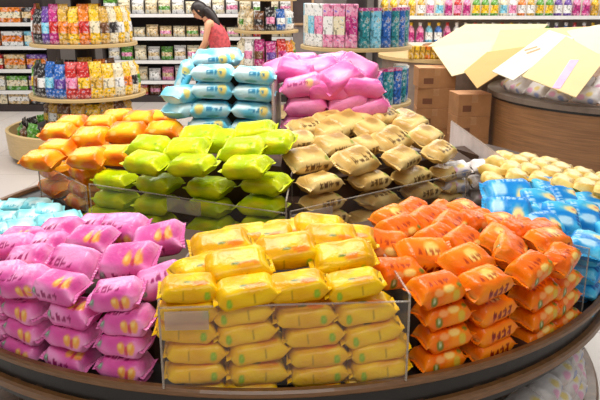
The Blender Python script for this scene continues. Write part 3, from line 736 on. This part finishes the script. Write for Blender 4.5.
YL = 10.0
LZ = [.30, .60, .92, 1.24]
gondola('shelving unit of boxed goods at the far left beyond the round stand', -5.2, -3.55, YL, .5, LZ, 1.8, LIGHTEDGE)
lc = [['beige', 'brown', 'cream', 'beige', 'black'], ['beige', 'gold', 'cream', 'green', 'purple'], ['beige', 'cream', 'red', 'beige', 'purple'], ['orange', 'cream', 'orange', 'white', 'sky'], ['gold', 'cream', 'yellow', 'orange', 'black']]
for ri, z in enumerate([.10] + LZ):
    for i in range(5):
        x = -5.0 + i * .32; c = lc[ri][i]
        carton((x, YL + .17, z), .29, .2 if ri else .15, .24, c, rng.choice(['cream', 'orange', 'white', 'beige']), rng.uniform(-.03, .03),
               '%s box on the %s shelf of the far left unit, %s' % (c, ['floor-level', 'lowest', 'second', 'third', 'top'][ri], ordl(i, 5)), 'boxes on the far left shelves')

YR = 10.2
RZ = [.55, .96, 1.325]
gondola('long shelving unit of bright bottles beyond the cardboard covered table', 1.1, 5.0, YR, .45, RZ, 1.95, LIGHTEDGE, mat('cream_shelf_back', (226, 214, 200), .6, var=.08))
bc = ['yellow', 'yellow', 'gold', 'yellow', 'gold', 'white', 'cream', 'pink', 'red', 'pink', 'green', 'green', 'green', 'cream', 'white', 'orange', 'gold', 'green', 'green', 'purple', 'purple', 'pink', 'pink', 'yellow', 'yellow', 'red', 'pink', 'red', 'red']
bc2 = ['pink', 'pink', 'magenta', 'pink', 'pink', 'sky', 'blue', 'pink', 'white', 'red', 'white', 'green', 'green', 'white', 'white', 'cream', 'white', 'cream', 'green', 'purple', 'blue', 'pink', 'red', 'yellow', 'yellow', 'pink', 'red', 'red', 'magenta']
for ri, (z, cs) in enumerate(((RZ[1], bc2), (RZ[2], bc))):
    for i, c in enumerate(cs):
        h = .29 if ri else .27
        bottle((1.2 + i * .13, YR + .1 + .02 * (i % 2), z), .056, h, c, rng.choice(['white', 'yellow', 'white', 'red']), '%s bottle on the %s bottle shelf, %s' % (c, 'upper' if ri else 'lower', ordl(i, len(cs))), 'bottles on the back shelf')

# ---- pillar with a framed chalkboard
pil = box('column', -.10, .32, 10.0, 10.35, 0, 3.4, mat('grey_pillar', (128, 118, 116), .7, var=.08)); pil['kind'] = 'structure'
cb = thing('chalkboard', 'framed dark chalkboard on the grey pillar beside the round stand', 'sign', (.03, 9.97, 1.5))
box('board', -.13, .13, 0, .02, -.26, .5, mat('dark_slate', (62, 48, 46), .7, var=.2), cb)
for nm_, a in (('frame_bar', (-.16, -.13, -.29, .53)), ('frame_bar', (.13, .16, -.29, .53)), ('frame_bar', (-.13, .13, -.29, -.26)), ('frame_bar', (-.13, .13, .5, .53))):
    box(nm_, a[0], a[1], -.012, .02, a[2], a[3], mat('pale_frame', (176, 140, 104), .5), cb)

# ---- round tiered stands
def stand(label, c, tiers, post=.1, post_top=1.9, lip=True):
    s = thing('round_shelf_stand', label, 'display stand', (c[0], c[1], 0), 0, 'round tiered stands')
    lathe('post', [(0, 0), (post, 0), (post, post_top), (0, post_top)], DARK, s, 24)
    lathe('base', [(0, 0), (tiers[0][0] * .8, 0), (tiers[0][0] * .8, .1), (0, .1)], DARK, s, 48)
    if lip == 'tray':
        tr_ = lathe('bottom_tray', [(0, .05), (.80, .05), (.83, .07), (.845, .31), (.825, .32), (.81, .31), (.80, .09), (0, .09)], WOOD_PALE, s, 64)
        lathe('tray_step', [(0, .09), (.55, .09), (.55, .33), (0, .33)], DARK, s, 48)
    for r, z in tiers:
        sh = lathe('round_shelf', [(0, z - .035), (r - .012, z - .035), (r, z - .03), (r, z - .004), (r - .006, z), (0, z)], WOOD_PALE, s, 64)
        lathe('clear_lip', rect(r - .022, r - .018, z, z + .05), CLEAR, sh, 64, closed=True)
    return s
def ring_items(c, r, z, a0, a1, cols, where, grp, w_, h_, d_, kind='pouch', rows=('front',), seconds=None):
    n = len(cols)
    for i, cc in enumerate(cols):
        a = (a0 + (a1 - a0) * (i + .5) / n) * D2R; cl, c2 = cc if isinstance(cc, tuple) else (cc, rng.choice(['white', 'yellow', 'red', 'cream']))
        P = (c[0] + r * math.cos(a), c[1] + r * math.sin(a), z); rz = a + math.pi / 2
        lab = '%s %s on the %s, %s' % (cl, 'pouch' if kind == 'pouch' else kind, where, ordl(i, n))
        if kind == 'pouch': pouch(P, w_, round(h_ * rng.uniform(.92, 1.06) * 40) / 40, d_, cl, c2, rz + rng.uniform(-.12, .12), lab, grp, lean=-.06)
        elif kind == 'box': carton(P, w_, h_, d_, cl, c2, rz, lab, grp)
        else: tin(P, w_ / 2, h_, cl, c2, lab, grp)

CL = (-2.20, 7.3)
RL = [(.585, .655), (.53, 1.165), (.50, 1.62)]
stand('round tiered wooden stand of bright snack pouches by the left aisle', CL, RL, .1, 1.95, 'tray')
ring_items(CL, .46, 1.165, -186, 6, [('gold', 'white'), ('red', 'white'), ('red', 'white'), ('black', 'brown'), ('black', 'brown'), ('purple', 'sky'), ('magenta', 'red'), ('gold', 'orange'), ('yellow', 'orange'), ('orange', 'red'), ('yellow', 'cream'), ('gold', 'brown'), ('cream', 'black'), ('yellow', 'white'), ('cream', 'yellow'), ('yellow', 'white')],
           'upper shelf of the left round stand', 'pouches on the left round stand', .11, .36, .09)
ring_items(CL, .51, .655, -188, 8, [('green', 'yellow'), ('yellow', 'green'), ('green', 'yellow'), ('black', 'brown'), ('black', 'white'), ('blue', 'sky'), ('blue', 'purple'), ('red', 'pink'), ('red', 'yellow'), ('yellow', 'gold'), ('yellow', 'cream'), ('cream', 'white'), ('yellow', 'orange'), ('cream', 'black'), ('yellow', 'green')],
           'middle shelf of the left round stand', 'pouches on the left round stand', .128, .34, .09)
ring_items(CL, .70, .092, -215, 10, [('green', 'white'), ('black', 'white'), ('black', 'white'), ('green', 'white'), ('brown', 'white'), ('green', 'black'), ('brown', 'beige'), ('gold', 'brown'), ('brown', 'gold'), ('gold', 'cream'), ('brown', 'gold'), ('white', 'pink'), ('gold', 'brown'), ('white', 'sky')],
           'bottom tray of the left round stand', 'pouches on the left round stand', .17, .30, .1)
ring_items(CL, .42, .33, -180, 0, ['gold', 'brown', 'gold', 'brown', 'gold', 'yellow', 'gold', 'brown', 'gold'], 'raised middle of the bottom tray, left round stand', 'pouches on the left round stand', .15, .27, .1)
for ri, (rr, zz) in enumerate(((.28, 1.165), (.3, .655))):
    ring_items(CL, rr, zz, -180, 0, ['brown', 'black', 'black', 'gold', 'orange', 'brown'], 'inner ring, %s shelf, left round stand' % ('upper' if ri == 0 else 'middle'), 'pouches on the left round stand', .14, .36, .09)

CM = (.54, 6.9)
stand('round tiered wooden stand of tins and boxes behind the rose pink bags', CM, [(.60, .22), (.55, .64), (.535, 1.165)], .1, 1.95)
ring_items(CM, .46, 1.165, -196, -93, [('white', 'sky'), ('sky', 'white'), ('white', 'cream'), ('white', 'sky'), ('white', 'pink'), ('pink', 'white'), ('pink', 'cream'), ('pink', 'magenta')], 'upper shelf of the middle round stand', 'boxes on the middle round stand', .105, .38, .09, 'box')
ring_items(CM, .445, 1.165, -92, 14, [('teal', 'magenta'), ('sky', 'magenta'), ('blue', 'gold'), ('teal', 'magenta'), ('blue', 'magenta'), ('teal', 'magenta'), ('blue', 'magenta'), ('teal', 'white')], 'upper shelf of the middle round stand', 'tins on the middle round stand', .112, .345, .11, 'tin')
ring_items(CM, .47, .64, -190, -95, [('white', 'sky'), ('sky', 'white'), ('white', 'blue'), ('white', 'pink'), ('red', 'pink'), ('white', 'pink')], 'lower shelf of the middle round stand', 'boxes on the middle round stand', .12, .36, .09, 'box')
ring_items(CM, .45, .64, -92, 14, [('magenta', 'pink'), ('blue', 'magenta'), ('teal', 'magenta'), ('blue', 'magenta'), ('teal', 'sky'), ('blue', 'white'), ('teal', 'white')], 'lower shelf of the middle round stand', 'tins on the middle round stand', .13, .33, .11, 'tin')

CS = (-.42, 8.9)
stand('small round tiered stand of bagged goods beside the grey pillar', CS, [(.48, .2), (.42, .78), (.40, 1.205), (.38, 1.58)], .07, 1.9)
ring_items(CS, .31, 1.205, -190, 10, [('beige', 'cream'), ('cream', 'green'), ('beige', 'cream'), ('brown', 'black'), ('black', 'pink'), ('blue', 'white'), ('white', 'sky'), ('white', 'black')], 'upper shelf of the small round stand', 'pouches on the small round stand', .12, .25, .09)
ring_items(CS, .33, .78, -190, 10, [('cream', 'beige'), ('cream', 'white'), ('white', 'pink'), ('magenta', 'brown'), ('magenta', 'purple'), ('red', 'magenta'), ('orange', 'red'), ('gold', 'green')], 'lower shelf of the small round stand', 'pouches on the small round stand', .13, .32, .1)

# ---- brown cartons stacked on the floor
def big_carton(P, w_, d_, h_, rz, label):
    t = thing('shipping_carton', label, 'carton', P, rz, 'stacked brown cartons')
    box('carton_body', -w_ / 2, w_ / 2, -d_ / 2, d_ / 2, 0, h_ - .004, CARTON, t, .004)
    box('top_flap', -w_ / 2, -.003, -d_ / 2, d_ / 2, h_ - .004, h_, CARTON_TOP, t); box('top_flap', .003, w_ / 2, -d_ / 2, d_ / 2, h_ - .004, h_, CARTON_TOP, t)
    box('packing_tape', -.03, .03, -d_ / 2 - .002, -d_ / 2 + .001, h_ * .62, h_ - .004, mat('tape', (176, 128, 84), .3), t)
    box('printed_mark', -w_ * .36, -w_ * .1, -d_ / 2 - .0015, -d_ / 2 + .001, h_ * .22, h_ * .5, mat('carton_print', (112, 66, 40), .7), t)
lay = ['on the floor', 'second from the floor', 'third from the floor', 'topmost']
for i in range(4):
    big_carton((1.47 + rng.uniform(-.02, .02), 7.75, i * .218), .40, .34, .216, rng.uniform(-.08, .08), 'brown carton in the taller stack left of the wooden drum table, ' + lay[i])
for i in range(3):
    big_carton((1.73 + rng.uniform(-.015, .015), 7.12, i * .226), .34, .30, .224, .1 + rng.uniform(-.06, .06), 'brown carton in the shorter stack against the wooden drum table, ' + ['on the floor', 'middle', 'topmost'][i])

# ---- wooden drum table with cardboard sheets, and the low table behind it
dt = thing('drum_display_table', 'big round table with brown wooden side under the cardboard sheets', 'display table', (3.36, 7.05, 0))
lathe('drum_side', [(0, .02), (1.40, .02), (1.40, .655), (0, .655)], WOOD_DRUM, dt, 96)
lathe('table_edge', rect(1.25, 1.43, .655, .70), mat('grey_brown_edge', (120, 104, 92), .4), dt, 96, closed=True)
lathe('black_trim', rect(1.2, 1.412, .632, .656), BLACK, dt, 96, closed=True)  # black trim ring under the table edge
lathe('table_top', [(0, .655), (1.26, .655), (1.26, .685), (0, .685)], WOOD_DRUM, dt, 64)
lathe('raised_tier', [(0, .685), (.86, .685), (.76, .84), (.45, 1.0), (0, 1.02)], WOOD_DRUM, dt, 64)
lt = thing('low_display_table', 'low round table behind the stacked cartons under cardboard', 'display table', (2.0, 9.25, 0))
lathe('drum_side', [(0, 0), (.92, 0), (.92, .84), (0, .84)], mat('grey_drum', (140, 122, 110), .5), lt, 64)
lathe('table_top', rect(0, .98, .84, .88), WOOD_PALE, lt, 64)
lathe('raised_tier', [(0, .88), (.5, .88), (.4, 1.0), (0, 1.02)], WOOD_DRUM, lt, 48)
for i in range(6):
    c = ['gold', 'yellow', 'gold', 'orange', 'yellow', 'gold'][i]
    P = aty(411 + i * 5.4, 54, 8.55); P.z = .88
    carton(P, .06, .15, .1, c, 'gold', 0, '%s carton in the row left of the cardboard sheets, %s' % (c, ordl(i, 6)), 'yellow cartons on the low table')
for lay_, r_, zz, st_ in (('lower layer', 1.26, .785, -178), ('upper layer', 1.14, .87, -173)):
    for i in range(9):
        aa = (st_ + i * 11.5) * D2R
        put_bag('clear', i % 3, Vector((3.36 + r_ * math.cos(aa), 7.05 + r_ * math.sin(aa), zz)), aa + math.pi / 2, 34, rng.uniform(-8, 8),
                'clear bag of nuts on the drum table edge, %s, %s' % (lay_, ordl(i, 9)), 'clear bags on the drum table', 1.7)
SH = [('large cream cardboard sheet at the back left of the covered heap', (226, 208, 160), [(428, 46, 8.2), (466, 24, 9.2), (548, 24, 9.2), (520, 52, 8.2)]),
      ('cream cardboard sheet drooping at the left end of the covered heap', (228, 214, 172), [(432, 47, 8.0), (500, 40, 8.2), (508, 62, 7.4), (452, 76, 7.4)]),
      ('long cream cardboard sheet across the top of the covered heap', (222, 196, 138), [(500, 30, 8.5), (604, 26, 8.3), (604, 46, 7.6), (490, 56, 7.6)]),
      ('tan cardboard flap hanging toward the stacked cartons', (206, 164, 98), [(464, 71, 7.3), (487, 52, 7.6), (528, 46, 7.5), (505, 70, 6.8), (477, 88, 6.75)]),
      ('white cardboard sheet with a small printed square, middle of the heap', (236, 228, 206), [(492, 71, 6.7), (549, 30, 7.4), (574, 38, 7.2), (513, 80, 6.45)]),
      ('cream cardboard sheet with a pink stripe hanging over the drum edge', (224, 200, 146), [(522, 76, 6.3), (566, 36, 7.1), (606, 58, 6.6), (576, 97, 5.75)]),
      ('pale cardboard sheet at the right edge of the heap', (228, 214, 178), [(566, 31, 7.7), (612, 22, 8.0), (616, 62, 6.9), (578, 44, 7.3)]),
      ('small white plastic sheet tucked beside the tan flap', (240, 226, 224), [(442, 60, 7.9), (458, 55, 7.9), (470, 66, 7.5), (452, 72, 7.6)])]
for lab, c, q in SH:
    t = thing('cardboard_sheet' if 'plastic' not in lab else 'plastic_sheet', lab, 'cardboard sheet' if 'plastic' not in lab else 'plastic sheet', (0, 0, 0), 0, 'sheets over the covered table')
    pts = [aty(*p) for p in q]
    ctr = sum(pts, Vector()) / len(pts); t.location = ctr
    a_, b_, c_ = pts[0], pts[1], pts[-1]; n_ = (b_ - a_).cross(c_ - a_).normalized()   # each sheet is flat: the other corners lie in the plane of three
    for k_ in range(2, len(pts) - 1):
        d = ray(*q[k_][:2]); pts[k_] = O + d * ((a_ - O).dot(n_) / d.dot(n_))
    slab('sheet', [p - ctr for p in pts], .008, mat('sheet_%d' % (c[1] * 7 + c[2]), c, .7, var=.04, scale=5), t)
    nrm = (pts[1] - pts[0]).cross(pts[-1] - pts[0]).normalized(); nrm = nrm if nrm.z > 0 else -nrm
    def on(px, py):
        d = ray(px, py); return O + d * ((pts[0] - O).dot(nrm) / d.dot(nrm)) + nrm * .003 - ctr
    if 'pink stripe' in lab:
        slab('pink_stripe', [on(552, 88), on(570, 60), on(579, 60), on(560, 89)], .002, mat('pink_tape', (240, 160, 206), .4), t)
    if 'printed square' in lab:
        for a, b in (((524, 50), (537, 46)), ((526, 53), (540, 48))):
            slab('printed_line', [on(*a), on(*b), on(b[0] + .8, b[1] + 1.4), on(a[0] + .8, a[1] + 1.4)], .001, mat('brown_print', (196, 150, 110), .6), t)

# ---------------------------------------------------------------- the person leaning over behind the aqua bags
def skin_mesh(name, chains, m, sub=2, extra=None):
    """chains of (point, radius) grown into one smooth surface; a chain may start at an earlier joint's index"""
    me = bpy.data.meshes.new(name); vs_, es, rs = [], [], []
    def idx(p, r):
        for i, v in enumerate(vs_):
            if (v - p).length < 1e-6: return i
        vs_.append(p); rs.append(r); return len(vs_) - 1
    for ch in chains:
        last = None
        for p, r in ch:
            i = idx(Vector(p), r)
            if last is not None and i != last: es.append((last, i))
            last = i
    me.from_pydata([tuple(v) for v in vs_], es, [])
    o = bpy.data.objects.new(name, me); LINK(o)
    sk = o.modifiers.new('s', 'SKIN'); sk.use_smooth_shade = True
    for i, d in enumerate(me.skin_vertices[0].data):
        r = rs[i]; d.radius = (r, r) if not isinstance(r, tuple) else r
        d.use_root = (i == 0)
    sb = o.modifiers.new('d', 'SUBSURF'); sb.levels = sb.render_levels = sub
    dg = bpy.context.evaluated_depsgraph_get(); ev = o.evaluated_get(dg)
    out = bpy.data.meshes.new_from_object(ev); bpy.data.objects.remove(o); bpy.data.meshes.remove(me)
    if extra is not None:
        bm = bmesh.new(); bm.from_mesh(out); bm.from_mesh(extra); bm.to_mesh(out); bm.free()
    out.polygons.foreach_set('use_smooth', [True] * len(out.polygons)); out.materials.clear(); out.materials.append(m)
    return out
SKIN = mat('skin', (226, 168, 130), .5, var=.05)
pr = thing('person', 'person with long dark hair in a red sleeveless top leaning over the shelves', 'person', (-1.10, 9.9, 0), 0)
# local metres: facing -X, the camera side is -Y
hip = (0, 0, .90); belly = (-.02, 0, 1.04); chest = (-.09, 0, 1.175); neckb = (-.165, 0, 1.285); neck = (-.205, 0, 1.325); skull = (-.25, 0, 1.385)
chains = [[(hip, .125), (belly, .105), (chest, .12), (neckb, .075), (neck, .045), (skull, .05)]]
for sg in (-1, 1):
    sh = (-.13, .155 * sg, 1.26); el = (-.18 + .01 * sg, .19 * sg, 1.0); wr = (-.305, .15 * sg, .84); pa = (-.35, .14 * sg, .79)
    chains.append([(chest, .12), (sh, .052), (el, .036), (wr, .025), (pa, .03)])
    for k, (dx, dy, ln) in enumerate(((-.02, -.026, .058), (-.03, -.009, .068), (-.03, .009, .064), (-.022, .026, .05))):
        chains.append([(pa, .03), ((pa[0] + dx, pa[1] + dy, pa[2] - .03), .0095), ((pa[0] + dx * 1.5, pa[1] + dy * 1.1, pa[2] - .03 - ln * .5), .0085), ((pa[0] + dx * 1.2, pa[1] + dy * 1.1, pa[2] - .03 - ln), .0075)])
    chains.append([(pa, .03), ((pa[0] + .012, pa[1] - .03 * sg, pa[2] - .01), .011), ((pa[0] - .004, pa[1] - .045 * sg, pa[2] - .045), .009)])
    hj = (.01, .085 * sg, .86); kn = (-.02 + .03 * sg, .095 * sg, .48); an = (.03 + .05 * sg, .1 * sg, .09)
    chains.append([(hip, .125), (hj, .088), (kn, .056), (an, .038), ((an[0] - .07, an[1], .035), .034), ((an[0] - .16, an[1], .025), .024)])
bmh = bmesh.new(); bmesh.ops.create_uvsphere(bmh, u_segments=28, v_segments=20, radius=1)
HC = Vector((-.272, 0, 1.405)); RH = Matrix.Rotation(-40 * D2R, 4, 'Y')   # head bowed
for v in bmh.verts:
    x, y, z = v.co
    fx = x * .098; fy = y * .076 * (1 - .14 * max(0, -z)); fz = z * .118
    if x < 0:
        fx -= .020 * math.exp(-((y / .16) ** 2) - (((z + .12) / .2) ** 2))          # nose
        fx += .012 * sum(math.exp(-(((y - s * .42) / .2) ** 2) - (((z - .1) / .14) ** 2)) for s in (-1, 1))   # eye hollows
        fx -= .006 * math.exp(-((y / .3) ** 2) - (((z + .48) / .08) ** 2)); fx -= .012 * math.exp(-((y / .35) ** 2) - (((z + .85) / .2) ** 2))
    for s in (-1, 1): fy += s * .02 * math.exp(-((x / .18) ** 2) - ((z / .22) ** 2)) * (1 if y * s > .8 else 0)   # ears
    v.co = HC + (RH @ Vector((fx, fy, fz)))
hm = bpy.data.meshes.new('h'); bmh.to_mesh(hm); bmh.free()
new('body', skin_mesh('body', chains, SKIN, 2, hm), pr)
for s in (-1, 1):
    bme = bmesh.new(); bmesh.ops.create_uvsphere(bme, u_segments=10, v_segments=8, radius=.011)
    for v in bme.verts: v.co += HC + (RH @ Vector((-.083, .033 * s, .012)))
    new('eye', mesh(bme, 'eye', True), pr, mat('dark_eye', (40, 28, 24), .2))
bme = bmesh.new(); bmesh.ops.create_uvsphere(bme, u_segments=12, v_segments=8, radius=1)
for v in bme.verts: v.co = HC + (RH @ Vector((-.094 + v.co.x * .008, v.co.y * .024, -.056 + v.co.z * .008)))
new('mouth', mesh(bme, 'mouth', True), pr, mat('lips', (186, 86, 84), .4))
TOPM = mat('red_pink_top', (218, 92, 98), .7, var=.35, scale=22)
st = [[((.0, 0, .85), .165), ((-.005, 0, .95), .16), ((-.03, 0, 1.06), .158), (chest, .155), ((-.135, 0, 1.24), .105)]]
for sg in (-1, 1): st.append([(chest, .155), ((-.125, .085 * sg, 1.25), .055), ((-.16, .085 * sg, 1.295), .03)])
new('sleeveless_top', skin_mesh('sleeveless_top', st, TOPM), pr)
jm = [[((0, 0, .92), .135), ((.005, 0, .86), .13)]]
for sg in (-1, 1): jm.append([((.005, 0, .86), .13), ((.01, .085 * sg, .80), .102), ((-.02 + .03 * sg, .095 * sg, .48), .068), ((.03 + .05 * sg, .1 * sg, .12), .055)])
new('jeans', skin_mesh('jeans', jm, mat('pale_denim', (140, 156, 182), .8, var=.12)), pr)
HAIR = mat('dark_hair', (38, 26, 24), .4, var=.3, scale=30)
bmh = bmesh.new(); bmesh.ops.create_uvsphere(bmh, u_segments=28, v_segments=20, radius=1)
dead = []
for v in bmh.verts:
    x, y, z = v.co
    if x < -.45 and z < .42: dead.append(v)
    v.co = HC + (RH @ Vector((x * .112 + .008, y * .09, z * .128 + .006)))
bmesh.ops.delete(bmh, geom=dead, context='VERTS')
hm = bpy.data.meshes.new('h'); bmh.to_mesh(hm); bmh.free()
hair = [[((-.22, 0, 1.44), .08), ((-.15, -.02, 1.39), .078), ((-.085, -.045, 1.32), .068), ((-.03, -.07, 1.23), .05), ((.0, -.085, 1.14), .02)]]
new('hair', skin_mesh('hair', hair, HAIR, 2, hm), pr)
print('objects', len(bpy.data.objects))
